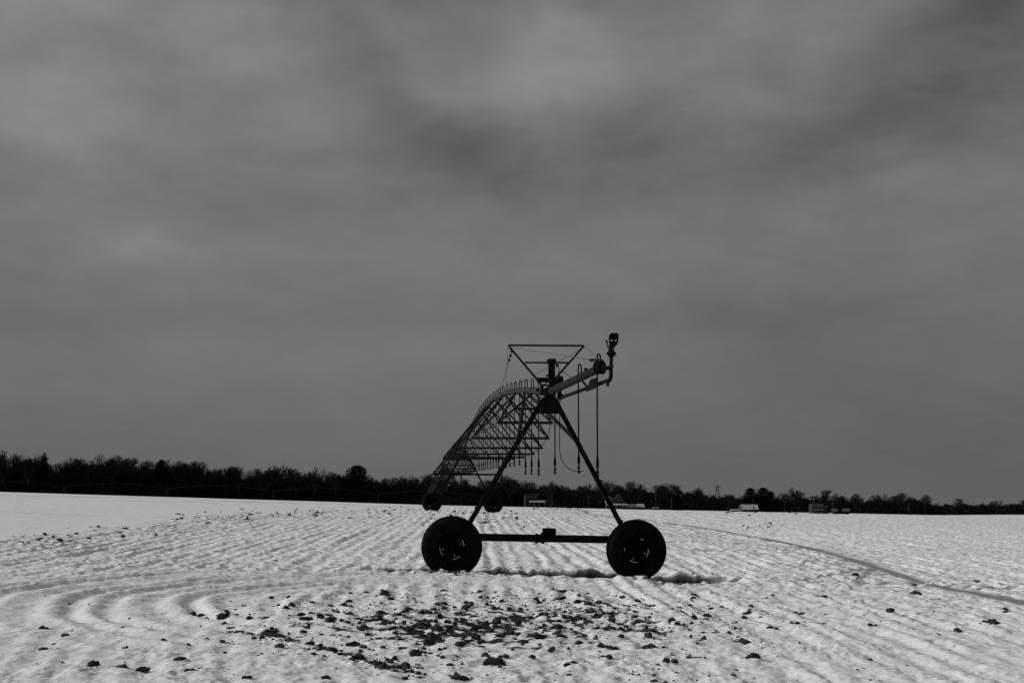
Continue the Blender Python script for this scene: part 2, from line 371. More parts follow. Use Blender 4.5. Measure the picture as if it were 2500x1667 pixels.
scatter(150, 1000, 1790, 1378, 1412, .015, .06, lambda x, y: math.exp(-((y - (1392 + (x - 1000) * .024)) / 8) ** 2), 2)
pos = np.array(spots); gz, _ = surface(pos[:, 0], pos[:, 1])
vv, ff, off = [], [], 0
for (x, y, s), z in zip(spots, gz):
    v, f = (LUMPS_S if s < .03 else LUMPS)[rnd.randint(8)]
    a = rnd.rand() * 6.28; c, si = math.cos(a), math.sin(a); sx, sy, sz = s * rnd.uniform(.8, 1.7), s * rnd.uniform(.7, 1.3), s * rnd.uniform(.55, 1.1)
    w = v * (sx, sy, sz); w = np.stack([w[:, 0] * c - w[:, 1] * si + x, w[:, 0] * si + w[:, 1] * c + y, w[:, 2] + z + sz * .12], -1)
    vv.append(w); ff.append(f + off); off += len(v)
cm = np_mesh('soil_clods', np.concatenate(vv), np.concatenate(ff), MT['soil'], 3)
co = bpy.data.objects.new('soil_clods', cm); COL.objects.link(co)
tag(co, 'scattered dark soil crumbs poking through the snow', 'soil clods', kind='stuff')
BIG = [(2420, 1527, .17, 'large dark clod near the right edge, the nearest one there'), (2173, 1500, .10, 'dark clod alone on the snow in the right foreground'),
       (1840, 1608, .10, 'dark clod standing alone right of the trampled patch'), (1815, 1566, .12, 'flat topped clod at the right end of the cloddy patch'),
       (1200, 1625, .11, 'long low clod at the bottom of the picture below the wheels'), (1587, 1582, .11, 'peaked clod in front of the right wheel'),
       (227, 1630, .085, 'broad clod in the left foreground'), (300, 1634, .08, 'rounded clod between two others in the left foreground'),
       (350, 1638, .082, 'right one of three rounded clods in the left foreground'), (1308, 1560, .12, 'peaked clod in the middle of the cloddy patch'),
       (672, 1371, .09, 'small clod alone on the furrowed snow left of the machine'), (2088, 1402, .10, 'clod beside the long shadow right of the machine'),
       (2385, 1416, .15, 'wide clod beyond the shadow near the right edge'), (2230, 1428, .12, 'peaked clod just below the long shadow'),
       (2235, 1449, .14, 'low clod below the peaked one by the shadow'), (2240, 1441, .06, 'tiny clod between two larger ones near the shadow'),
       (1015, 1605, .12, 'clod at the end of the dark line of soil'), (545, 1510, .12, 'dark clod at the left end of the cloddy patch')]
for i, (px, py, s, lab) in enumerate(BIG):
    p = px_ground(px, py); z = float(surface(np.array([p.x]), np.array([p.y]))[0][0])
    v, f = lump(i + 40, 3)
    s *= .62; v = v * (s * 1.35, s, s * .72)
    o = bpy.data.objects.new('soil_clod', np_mesh('soil_clod', v, f, MT['soil'], 3, True)); COL.objects.link(o)
    o.location = (p.x, p.y, z + s * .1); o.rotation_euler = (0, 0, i * 1.7)
    tag(o, lab, 'soil clod', 'large soil clods on the snow')

# ------------------------------------------------------------------ the irrigator
DIR = Vector((-.0746, 1, 0)).normalized(); TR = Vector((1, .0746, 0)).normalized()
SPAN = 50.0; HP = 3.73; NT = 7
def line_x(Y): return .70 - .0746 * (Y - 25)
TW = []
for i in range(NT):
    Y = 25 + SPAN * i; X = line_x(Y); TW.append(Vector((X, Y, gnd(X, Y))))
irr = empty('centre_pivot_irrigator', TW[0], 'long wheeled steel irrigation boom with hanging hoses standing on the snow', 'irrigator')

def tyre_mesh(mb, c, ax, R=.625, Wd=.37, n=120):
    ax = ax.normalized(); up = Vector((0, 0, 1)); a = ax.cross(up).normalized(); b = a.cross(ax).normalized()
    prof = [(.30, -.40), (.34, -.47), (.44, -.52), (.52, -.50), (.57, -.43), (.602, -.34), (.618, -.17), (.622, 0), (.618, .17), (.602, .34), (.57, .43), (.52, .50), (.44, .52), (.34, .47), (.30, .40)]
    rings = []
    for i in range(n):
        th = 2 * math.pi * i / n; ring = []
        for r, w in prof:
            rr = r
            if r > .56:
                ph = (i + (abs(w) * 9)) % 3
                rr = r + (.003 if ph < 1.7 else -.013)
            rr *= R / .625
            z = math.sin(th) * rr
            if z < -.54 * R / .625: z = -.54 * R / .625 + (z + .54 * R / .625) * .5
            ring.append(mb.bm.verts.new(c + a * math.cos(th) * rr + b * z + ax * w * Wd))
        rings.append(ring)
    for i in range(n):
        for j in range(len(prof) - 1):
            f = mb.bm.faces.new((rings[i][j], rings[i][j + 1], rings[(i + 1) % n][j + 1], rings[(i + 1) % n][j])); f.smooth = True
def rim_mesh(mb, c, ax, Wd=.37, rot=0., n=96):
    ax = ax.normalized(); up = Vector((0, 0, 1)); a = ax.cross(up).normalized(); b = a.cross(ax).normalized()
    def ring(r, w): return [mb.bm.verts.new(c + (a * math.cos(2 * math.pi * i / n) + b * math.sin(2 * math.pi * i / n)) * r + ax * w) for i in range(n)]
    R = [ring(.30, -.16), ring(.275, -.14), ring(.250, -.02), ring(.2460, -.02), ring(.191, -.015), ring(.180, -.015), ring(.09, -.02), ring(.085, -.07), ring(.02, -.08)]
    bar = [ring(.30, -.16), ring(.295, .16)]
    for k in range(len(R) - 1):
        for i in range(n):
            t = ((i + .5) / n * 360 + rot) % 90
            if k == 2 and t < 38: continue              # long slots round the disc
            if k == 4 and 12 < t < 15.5: continue         # bolt holes
            f = mb.bm.faces.new((R[k][i], R[k][(i + 1) % n], R[k + 1][(i + 1) % n], R[k + 1][i])); f.smooth = True
    mb.bm.faces.new(R[-1])
    for i in range(n): mb.bm.faces.new((bar[0][i], bar[0][(i + 1) % n], bar[1][(i + 1) % n], bar[1][i])).smooth = True

def tower(i, detail):
    O = TW[i]; sl = (gnd(O.x + 2, O.y) - gnd(O.x - 2, O.y)) / 4
    t = (TR + Vector((0, 0, sl))).normalized(); up = DIR.cross(-t).normalized(); up = up if up.z > 0 else -up
    sunk = -.10
    def Q(s, h, w=0.): return O + t * s + up * h + DIR * w
    for q, s in enumerate((-1.955, 1.845)):
        c = Q(s, .615 + sunk, -.15)
        rot = (-15, 21)[q] if i == 0 else 40 * i + q * 25
        mb = MB(); rim_mesh(mb, c, DIR, rot=rot + 12); wh = mb.build('wheel', MT['rim'], irr)
        mb = MB(); tyre_mesh(mb, c, DIR, n=120 if detail else 60); mb.build('tyre', MT['tyre'], wh)
        mb = MB(); mb.lathe(c + DIR * .08, DIR, [(.06, 0), (.10, .01), (.12, .1), (.10, .22), (.05, .24)], 14); mb.bar(c + DIR * .12 + up * .03 - t * .08, c + DIR * .12 + up * .29 - t * .08, .36, .12, DIR)
        mb.build('gearbox', MT['black'], wh)
    mb = MB(); mb.bar(Q(-1.85, .70, .2), Q(1.85, .70, .2), .15, .15, up); beam = mb.build('base_beam', MT['leg'], irr, .012)
    mb = MB(); mb.lathe(Q(-.10, .70, .1), t, [(.08, -.13), (.105, -.12), (.105, -.08), (.085, -.07), (.085, .0), (.11, .01), (.11, .06), (.06, .07)], 14)
    mb.box(Q(.06, .84, .1), .27, .2, .15, t); mb.tube([Q(-.07, .82, .1), Q(-.07, .62, .1)], .05, 8); mb.build('drive_motor', MT['black'], beam, .02)
    for s in (-1, 1):
        mb = MB(); a, b = Q(s * 1.72, .76, .2), Q(s * .17, 3.5, .05)
        mb.angle(a, b, .105, .02, DIR); mb.angle(a + DIR * .07, b + DIR * .07, .06, .02, -DIR)
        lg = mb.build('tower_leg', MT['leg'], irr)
        if detail and s < 0:
            mb = MB(); pp = [a.lerp(b, k / 12) - DIR * .075 - t * .02 for k in range(13)]; mb.tube(pp, .011, 6)
            for k in (.2, .5, .75): p = a.lerp(b, k) - DIR * .06; mb.box(p - t * .03, .12, .05, .05, t)
            mb.build('leg_conduit', MT['truss'], lg)
        if detail and s > 0:
            for k in (.12, .42): mb = MB(); mb.box(a.lerp(b, k) + t * .05, .05, .06, .05, t); mb.build('leg_bracket', MT['black'], lg)
    # brace from half-way up each leg to the pipe further along
    for s in (-1, 1):
        if i < NT - 1:
            mb = MB(); mb.tube([Q(s * .62, 2.72, .12), span_pt(i, 4.6 / SPAN) + Vector((0, 0, -.09)) + TR * s * .05], .042, 8); mb.build('leg_brace', MT['truss'], irr)
    pm = MB(); z = [Q(-.19, 3.55, -.03), Q(-.14, 3.62, -.03), Q(.14, 3.62, -.03), Q(.19, 3.55, -.03), Q(.25, 3.29, -.03), Q(-.25, 3.29, -.03)]
    pm.poly(z, .05, DIR); pm.poly([p + DIR * .18 for p in z], .02, DIR)
    pm.build('top_plate', MT['leg'], irr)
    jm = MB(); pc = Q(0, HP)
    jm.lathe(pc - DIR * .32, DIR, [(.075, 0), (.12, .01), (.12, .04), (.085, .05), (.085, .2), (.115, .22), (.115, .26), (.09, .3), (.09, .36), (.125, .37), (.125, .41), (.08, .42)], 18)
    jm.tube([Q(0, 3.55, .02), Q(0, 3.72, .02)], .05, 8); jm.bar(Q(-.1, 3.63, -.05), Q(.1, 3.63, -.05), .1, .03); jm.bar(Q(.2, 3.78, -.1), Q(.2, 3.58, -.1), .08, .08)
    jm.build('pipe_joint', MT['black'], irr)

def span_pt(i, t):
    if i + 1 < NT:
        a = TW[i] + Vector((0, 0, HP)); b = TW[i + 1] + Vector((0, 0, HP))
    p = a.lerp(b, t); p.z += 1.15 * 4 * t * (1 - t); return p
def truss_pt(i, t, s):
    d = .10 + 1.9 * 4 * t * (1 - t)
    p = span_pt(i, t); return p + TR * (s * .83 * d) + Vector((0, 0, -d))

struts_left = 100; drops_left = 94; far_s = MB(); far_d = MB()
def gooseneck(mb, base, side, hose_x, n=7):
    r = .036; top = base + Vector((0, 0, .13)); ax = (TR * side * .75 - DIR * .66).normalized()
    pts = [base + Vector((0, 0, -.02)), base + Vector((0, 0, .07)), top]
    for k in range(1, 7): a = math.pi * k / 6; pts.append(top + ax * (r - r * math.cos(a)) * 1.15 + Vector((0, 0, r * math.sin(a) * 1.7)))
    pts.append(pts[-1] + Vector((0, 0, -.24))); mb.tube(pts, .0135 if n > 3 else .015, n); return pts[-1]
def drop(i_, base, side, zb, detail, near=False):
    global drops_left
    if detail and drops_left > 0:
        drops_left -= 1
        r = .0145 if near else .013
        g = MB(); e = gooseneck(g, base, side, 0)
        sw = (rnd.rand() - .5) * .03
        bot = Vector((e.x + sw, e.y, zb + .38))
        h = MB(); h.tube([e + Vector((0, 0, .02)), e.lerp(bot, .4) + TR * sw * .3, bot], r, 6); ho = h.build('drop_hose', MT['hose'], irr)
        g.build('gooseneck', MT['hose'], ho)
        n_ = MB(); n_.lathe(bot, (0, 0, -1), [(.012, 0), (.014, .02), (.018, .05), (.028, .13), (.024, .20), (.014, .23), (.013, .26), (.028, .265), (.028, .295), (.017, .305), (.016, .34), (.031, .345), (.031, .362), (.01, .38)], 10)
        n_.build('nozzle', MT['black'], ho)
    else:
        e = gooseneck(far_d, base, side, 0, 3); far_d.tube([e, Vector((e.x, e.y, zb + .3))], .015, 3); far_d.tube([Vector((e.x, e.y, zb + .3)), Vector((e.x, e.y, zb))], .035, 4)

for i in range(NT): tower(i, i < 2)
for i in range(NT - 1):
    n = 40 if i < 2 else 20
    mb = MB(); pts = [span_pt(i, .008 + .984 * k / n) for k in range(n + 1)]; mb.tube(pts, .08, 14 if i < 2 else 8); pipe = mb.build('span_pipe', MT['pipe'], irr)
    if i < 2:
        for k in range(1, 10):
            for dt in (-.05, .05):
                t = k / 10 + dt
                if .03 < t < .97:
                    mb = MB(); p = span_pt(i, t); d = (span_pt(i, t + .01) - p).normalized(); mb.lathe(p - d * .03, d, [(.075, 0), (.088, .005), (.088, .055), (.075, .06)], 12); mb.bar(p + Vector((0, 0, -.06)) - TR * .06, p + Vector((0, 0, -.06)) + TR * .06, .1, .06); mb.build('pipe_clamp', MT['black'], pipe)
    for s in (-1, 1):
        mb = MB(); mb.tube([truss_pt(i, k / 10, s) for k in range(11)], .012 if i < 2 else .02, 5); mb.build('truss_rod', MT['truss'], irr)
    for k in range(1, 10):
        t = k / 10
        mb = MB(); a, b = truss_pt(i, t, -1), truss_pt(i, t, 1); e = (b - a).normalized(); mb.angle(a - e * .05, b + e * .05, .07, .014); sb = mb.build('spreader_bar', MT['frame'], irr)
        for s in (-1, 1):
            for dt in (-.05, .05):
                q = span_pt(i, t + dt) + Vector((0, 0, -.07)) + TR * s * .05
                if struts_left > 0 and i < 3:
                    struts_left -= 1; mb = MB(); mb.angle(truss_pt(i, t, s), q, .055, .012, DIR); mb.build('truss_strut', MT['truss'], irr)
                else: far_s.bar(truss_pt(i, t, s), q, .05, .03)
    nd = 30 if i < 4 else 20
    for k in range(nd):
        t = (k + .6) / nd; p = span_pt(i, t); gz = gnd(p.x, p.y)
        far = abs(t - .5) < .36
        drop(i, p + Vector((0, 0, .07)), -1, gz + (2.02 if t < .1 else 2.28) + (rnd.rand() - .5) * .06, i < 3)
tag(far_s.build('truss_strut', MT['truss'], irr), kind='stuff'); tag(far_d.build('drop_hose', MT['hose'], irr), kind='stuff')

# overhang beyond the last tower, reaching towards the camera
A = P(1343, 953, 25.0); A.x = TW[0].x + .08; A.z = TW[0].z + HP; B = P(1470, 896, 19.5)
def ov(t): return A.lerp(B, t)
OD = (B - A).normalized()
mb = MB(); mb.tube([ov(.03), ov(.5), B], [.079, .075, .069], 18); op = mb.build('overhang_pipe', MT['pipe2'], irr)
mb = MB(); mb.lathe(ov(.30), OD, [(.065, 0), (.072, .005), (.072, .03), (.065, .035)], 14); mb.build('pipe_clamp', MT['black'], op)
mb = MB(); mb.lathe(ov(.74), OD, [(.065, 0), (.072, .005), (.072, .03), (.065, .035)], 14)
mb.tube([ov(.74) + Vector((0, 0, .05)), ov(.74) + Vector((0, 0, .12))], .03, 8); mb.build('pipe_clamp', MT['black'], op)
# under-channel
C0 = P(1366, 972, 24.6); C1 = P(1487, 928, 19.5)
mb = MB(); mb.bar(C0, C1, .05, .055); mb.bar(C0 + (C1 - C0) * .62 + Vector((0, 0, .02)), ov(.63), .03, .03); mb.bar(C0 + (C1 - C0) * .12, ov(.12), .03, .03)
mb.build('overhang_channel', MT['leg'], irr)
# end valve and end gun
mb = MB(); e = B - OD * .12 - TR * .075
mb.lathe(e, (OD + TR * 1.0).normalized(), [(.07, 0), (.11, .01), (.117, .03), (.105, .045), (.105, .09), (.115, .10), (.115, .13), (.06, .14)], 20); mb.build('end_valve', MT['black'], irr)
pe = P(1491, 922, 19.35); pt = P(1492.5, 868, 19.35)
mb = MB(); mb.tube([P(1476, 898, 19.42), P(1484, 898, 19.38), P(1490, 899, 19.35)], .035, 10)
mb.tube([P(1482, 934, 19.35), P(1488, 929, 19.35), P(1491.5, 920, 19.35), P(1491.5, 900, 19.35), pt], [.026, .032, .034, .031, .029], 12)
mb.lathe(P(1484, 930, 19.35), (0, 0, -1), [(.028, 0), (.03, .03), (.02, .035), (.02, .05), (.034, .055), (.034, .065), (.018, .07), (.018, .08), (.012, .09)], 10)
mb.lathe(P(1492, 895, 19.3), (1, 0, 0), [(.012, 0), (.014, .03), (.02, .032), (.02, .04)], 8)
sp_ = mb.build('standpipe', MT['leg'], irr)
mb = MB(); gz = pt
mb.lathe(gz + Vector((0, 0, -.03)), (0, 0, 1), [(.03, 0), (.05, .02), (.053, .04), (.078, .045), (.08, .085), (.055, .09), (.05, .10), (.045, .14), (.03, .16), (.036, .2), (.03, .235)], 14)
mb.bar(P(1484, 867, 19.35), P(1507, 870, 19.3), .012, .010); mb.build('gun_base', MT['black'], irr)
mb = MB()
mb.poly([P(1488, 838, 19.35), P(1492, 848, 19.35), P(1501, 848, 19.35), P(1508, 838, 19.35), P(1510, 833.5, 19.35), P(1488, 833.5, 19.35)], .09, (0, 1, 0))
mb.poly([P(1487, 828.5, 19.35), P(1509, 829.5, 19.35), P(1510, 817, 19.35), P(1506, 813, 19.35), P(1491, 814, 19.35), P(1487, 818, 19.35)], .10, (0, 1, 0))
for x in (1488.3, 1498, 1508): mb.bar(P(x, 826, 19.35), P(x, 836, 19.35), .022 if x != 1498 else .03, .06, (0, 1, 0))
mb.bar(P(1488, 843, 19.35), P(1484, 850, 19.35), .014, .014); mb.tube([P(1478, 830, 19.3), P(1482.5, 838, 19.3), P(1485, 851, 19.3), P(1490, 855, 19.33)], .010, 6); mb.tube([P(1481, 829.5, 19.4), P(1484, 838, 19.4)], .008, 5)
mb.build('gun_head', MT['black'], irr, .006)
# bracket that takes the stay cables
mb = MB(); mb.bar(P(1440, 879, 19.9), P(1448, 878, 19.8), .03, .04); mb.bar(P(1447, 879, 19.8), P(1470, 880, 19.55), .03, .05); mb.poly([P(1442, 884, 19.8), P(1451, 882, 19.8), P(1450, 877, 19.8), P(1444, 878, 19.8)], .02, (0, 1, 0)); mb.build('cable_bracket', MT['frame'], irr)
# hanging tin plate
mb = MB(); mb.poly([P(1430, 957, 20.3), P(1455.5, 947.5, 20.0), P(1460, 921, 20.0), P(1441, 926, 20.3)], .012, (0, 1, 0)); mb.build('tin_plate', MT['plate'], irr)
# drops on the overhang and the one beside the tower
for px, Yd, zb, sd_ in ((1413, 21.6, 1155, -1), (1460, 19.85, 1166, -1), (1345.5, 24.35, 1157, 1)):
    t = (25.0 - Yd) / 5.5; b = ov(t) + Vector((0, 0, .06)); b.x = P(px + 6, 900, Yd).x if px != 1345.5 else P(px + 2, 950, Yd).x
    drop(0, b, sd_, P(px, zb, Yd).z, True, True)
# V-shaped mast with its bars
mb = MB(); Z = 25.0
def bar2(a, b, w=.038): mb.angle(P(*a, Z), P(*b, Z), w, .012, (0, 1, 0))
bar2((1240, 843), (1426, 844)); mb.build('mast_crossbar', MT['frame'], irr)
for a, b in (((1242, 845), (1326, 944)), ((1425, 845), (1352, 928))):
    mb = MB(); bar2(a, b, .042); mb.build('mast_arm', MT['frame'], irr)
mb = MB(); bar2((1281, 885), (1389, 885.5), .034); mb.build('mast_crossbar', MT['frame'], irr)
mb = MB(); mb.bar(P(1311, 927, Z), P(1362, 928, Z), .06, .095); mb.bar(P(1320, 939, Z), P(1340, 941, Z), .05, .03); mb.bar(P(1324, 942, Z), P(1324, 950, Z), .05, .05); mb.bar(P(1352, 930, Z), P(1352, 948, Z), .05, .05); mb.bar(P(1326, 941, Z), P(1338, 932, Z), .02, .02); mb.build('mast_seat', MT['leg'], irr)
# stay cables
att = span_pt(0, .24) + Vector((0, 0, .08)); att2 = span_pt(0, .30) + Vector((0, 0, .08))
ML, MR = P(1240.5, 846, Z), P(1427, 846.5, Z)
for a, b in ((ML, att), (MR, att), (ML, P(1440, 878, 19.9)), (MR, P(1472, 880, 19.5))):
    mb = MB(); mb.tube([a, b], .0065, 5); mb.build('stay_cable', MT['wire'], irr)
mb = MB(); c0 = P(1250, 855, Z); mb.tube([c0, P(1248, 862, Z), P(1243, 880, Z + .6)], [.012, .008, .009], 6); mb.tube([P(1243, 880, Z + .6), att2], .0065, 5)
for q in (858, 868, 879): mb.lathe(P(1249.5 - (q - 858) * .3, q, Z + .1), (0, 1, .1), [(.022, -.012), (.03, 0), (.022, .012)], 10)
mb.build('turnbuckle_cable', MT['frame'], irr)
# canister, drum, cables at the tower top
mb = MB(); c = P(1347, 945, 24.85)
mb.lathe(c, (0, 0, 1), [(.06, 0), (.065, .15), (.06, .16), (.072, .17), (.072, .48), (.095, .49), (.1, .51), (.1, .575), (.09, .59), (.02, .595)], 20)
mb.bar(P(1357, 892, 24.8), P(1363, 892, 24.8), .06, .06); mb.bar(P(1333, 917, 24.8), P(1340, 917, 24.8), .06, .04); mb.build('control_canister', MT['black'], irr)
mb = MB(); mb.lathe(P(1366, 939, 24.4), (0, 0, 1), [(.07, 0), (.082, .01), (.082, .14), (.07, .17), (.03, .185)], 18); mb.build('valve_drum', MT['black'], irr)
def wire(pts, Y, r=.007, name='control_wire'):
    mb = MB(); Q = [P(x, y, Y) for x, y in pts]; out = []
    for k in range(len(Q) - 1):
        p0, p1, p2, p3 = Q[max(k - 1, 0)], Q[k], Q[k + 1], Q[min(k + 2, len(Q) - 1)]
        for j in range(5):
            t = j / 5; out.append(.5 * ((2 * p1) + (p2 - p0) * t + (2 * p0 - 5 * p1 + 4 * p2 - p3) * t * t + (3 * p1 - p0 - 3 * p2 + p3) * t ** 3))
    out.append(Q[-1]); mb.tube(out, r, 6); return mb.build(name, MT['hose'], irr)
wire([(1363, 890), (1364.5, 900), (1365, 912)], 24.7)
wire([(1362, 909), (1373, 908), (1385, 914), (1394, 923)], 24.0)
wire([(1366.5, 975), (1366.5, 1030), (1366, 1090), (1370, 1118), (1382, 1138), (1396, 1147), (1410, 1150), (1424, 1149)], 24.9, .009)
wire([(1368, 965), (1374, 972), (1380, 970), (1382, 960), (1380, 955)], 24.5, .006)
wire([(1366, 966), (1369, 974), (1373, 975), (1372, 966)], 24.5, .006)
wire([(1362, 975), (1366, 981), (1370, 974), (1367, 968)], 24.6, .007)
wire([(1305, 965), (1312, 970), (1322, 966), (1330, 962)], 24.7, .006)
for x, y in ((1322, 958), (1333, 962), (1341, 970), (1352, 962), (1312, 952)): mb = MB(); mb.box(P(x, y, 24.75), .06, .06, .05); mb.build('clamp_bolt', MT['black'], irr)
mb = MB(); mb.bar(P(1259, 997, 27.2), P(1345, 999, 27.2), .05, .05); mb.build('tower_crossbar', MT['leg'], irr)
# boom on the second tower
mb = MB(); mb.tube([P(1051, 1158, 75), P(1223, 1159, 75)], .045, 6); mb.tube([P(1060, 1156, 75), P(1215, 1156.5, 75)], .02, 5); mb.lathe(P(1222, 1157, 75), (1, 0, 0), [(.06, -.1), (.08, 0), (.05, .12)], 8)
mb.tube([P(1222, 1157, 75), P(1227, 1166, 75), P(1239, 1193, 75)], .03, 5); mb.tube([P(1051, 1158, 75), P(1042, 1170, 75), P(1034, 1195, 75)], .03, 5); mb.build('spray_boom', MT['black'], irr)

# ------------------------------------------------------------------ the other irrigator, far across the smooth field
YD = 400.
def dpt(px): X = (px - CX) / F * YD; return Vector((X, YD, gnd(X, YD)))
dpx = [-95, 165, 413, 672, 925, 1180]; dT = [dpt(x) for x in dpx]
ir2 = empty('centre_pivot_irrigator', dT[2], 'distant irrigation boom arching in low spans before the dark wood', 'irrigator')
for i, o in enumerate(dT):
    mb = MB()
    for s in (-1, 1): mb.bar(o + Vector((0, s * 1.9, .6)), o + Vector((0, 0, 3.7)), .12, .12)
    mb.bar(o + Vector((0, -1.9, .65)), o + Vector((0, 1.9, .65)), .15, .15); mb.bar(o + Vector((-.9, 0, 3.2)), o + Vector((.9, 0, 3.2)), .1, .1); mb.build('tower_frame', MT['frame'], ir2)
    for s in (-1, 1):
        mb = MB(); tyre_mesh(mb, o + Vector((0, s * 1.9, .6)), Vector((1, 0, 0)), n=24); mb.lathe(o + Vector((-.05, s * 1.9, .6)), (1, 0, 0), [(.3, 0), (.3, .1)], 16); mb.build('wheel', MT['tyre'], ir2)
for i in range(len(dT) - 1):
    a, b = dT[i] + Vector((0, 0, 3.85)), dT[i + 1] + Vector((0, 0, 3.85))
    pts = [a.lerp(b, k / 16) + Vector((0, 0, 1.4 * 4 * (k / 16) * (1 - k / 16))) for k in range(17)]
    mb = MB(); mb.tube(pts, .085, 6); mb.build('span_pipe', MT['truss'], ir2)
    for s in (-1, 1):
        mb = MB(); rod = [p + Vector((0, s * .9 * 4 * (k / 16) * (1 - k / 16), -1.3 * 4 * (k / 16) * (1 - k / 16))) for k, p in enumerate(pts)]; mb.tube(rod, .02, 3)
        for k in range(2, 15, 2): mb.bar(rod[k], pts[k - 1], .03, .03); mb.bar(rod[k], pts[k + 1], .03, .03)
        mb.build('truss', MT['leg'], ir2)

# ------------------------------------------------------------------ trees
rt = random.Random(5)
def branch_tree(seed, levels=5, spread=1.0, n0=3, twig=.0022, up=.35, fork=(3, 4)):
    R = random.Random(seed); segs = []
    def grow(p, d, ln, r, lv):
        k = 2 if lv < 3 else 1; q = p
        for j in range(k):
            d = (d + Vector((R.gauss(0, .12), R.gauss(0, .12), R.gauss(0, .08) + .04))).normalized(); q2 = q + d * ln / k
            segs.append((q, q2, r * (1 - .3 * j / k), r * (1 - .3 * (j + 1) / k), lv)); q = q2
            if lv and lv < levels and R.random() < .75:
                side = (d + Vector((R.gauss(0, .7), R.gauss(0, .7), R.gauss(.1, .4))) * spread).normalized(); grow(q.lerp(p, .3), side, ln * .62, max(r * .5, twig), lv + 1)
        if lv >= levels: return
        for _ in range(R.randint(*fork)):
            a = R.uniform(0, 6.283); tilt = R.uniform(.3, .85) * spread
            side = (d + (Vector((math.cos(a), math.sin(a), 0)) * tilt) + Vector((0, 0, up * .4))).normalized()
            grow(q, side, ln * R.uniform(.62, .82), max(r * .6, twig), lv + 1)
    grow(Vector((0, 0, 0)), Vector((0, 0, 1)), .26, .02, 0)
    return segs
def segs_arrays(segs, n=3):
    V, Fc = [], []; o = 0
    for a, b, ra_, rb_, lv in segs:
        t = (b - a).normalized(); x = t.orthogonal().normalized(); y = t.cross(x)
        for p, r in ((a, ra_), (b, rb_)):
            for j in range(n):
                th = 6.2832 * j / n; V.append(tuple(p + x * math.cos(th) * r + y * math.sin(th) * r))
        for j in range(n): Fc.append((o + j, o + (j + 1) % n, o + n + (j + 1) % n, o + n + j))
        o += 2 * n
    V = np.array(V); V[:, 2] /= V[:, 2].max(); return V, np.array(Fc)
HI = []
for k, (sp_, up_) in enumerate(((1.0, .35), (.8, .7), (1.15, .2), (.9, .5))):
    sg = branch_tree(k + 3, 5, sp_, twig=.0012, up=up_)
    tr_ = [q for q in sg if q[4] == 0]; cr = [q for q in sg if q[4] > 0]
    zmax = max(q[1].z for q in sg)
    def norm(s_): return [(a / zmax, b / zmax, r1 / zmax, r2 / zmax, l) for a, b, r1, r2, l in s_]
    def arr(s_):
        V, Fc = [], []; o = 0
        for a, b, r1, r2, lv in norm(s_):
            n = 5 if lv == 0 else 3; t = (b - a).normalized(); x = t.orthogonal().normalized(); y = t.cross(x)
            for p, r in ((a, r1), (b, r2)):
                for j in range(3): th = 6.2832 * j / 3; V.append(tuple(p + x * math.cos(th) * r + y * math.sin(th) * r))
            for j in range(3): Fc.append((o + j, o + (j + 1) % 3, o + 3 + (j + 1) % 3, o + 3 + j))
            o += 6
        return np.array(V), np.array(Fc)
    HI.append((arr(tr_), arr(cr)))
LOW = [segs_arrays(branch_tree(30 + k, 4, (.9, 1.1, 1.0, .8)[k], twig=.0016, fork=(3, 4))) for k in range(4)]

TOPX = [-60, 0, 60, 125, 140, 170, 220, 290, 310, 400, 420, 470, 510, 560, 600, 650, 690, 720, 800, 850, 875, 900, 930, 990, 1040, 1100, 1200, 1250, 1290, 1340, 1400, 1480, 1520, 1560, 1620, 1676, 1715, 1753, 1791, 1830, 1875, 1886, 1937, 1970, 2002, 2040, 2078, 2136, 2197, 2250, 2281, 2346, 2440, 2500, 2560]
TOPY = [1098, 1098, 1107, 1106, 1132, 1122, 1114, 1107, 1114, 1123, 1119, 1127, 1122, 1133, 1138, 1136, 1133, 1142, 1146, 1147, 1143, 1148, 1158, 1157, 1155, 1163, 1165, 1158, 1168, 1171, 1173, 1170, 1172, 1177, 1177, 1180, 1190, 1196, 1197, 1192, 1197, 1203, 1193, 1198, 1195, 1202, 1203, 1203, 1202, 1206, 1219, 1217, 1219, 1216, 1216]
TOPY = [y + (4 if x > 1300 else 0) for x, y in zip(TOPX, TOPY)]
def dist(px): return float(np.interp(px, [-100, 0, 700, 1000, 1500, 2000, 2600], [440, 450, 530, 610, 690, 750, 800]))
def top_z(px, Y): return P(px, float(np.interp(px, TOPX, TOPY)), Y).z
def tree_base(px, Y): X = (px - CX) / F * Y; return Vector((X, Y, gnd(X, Y)))

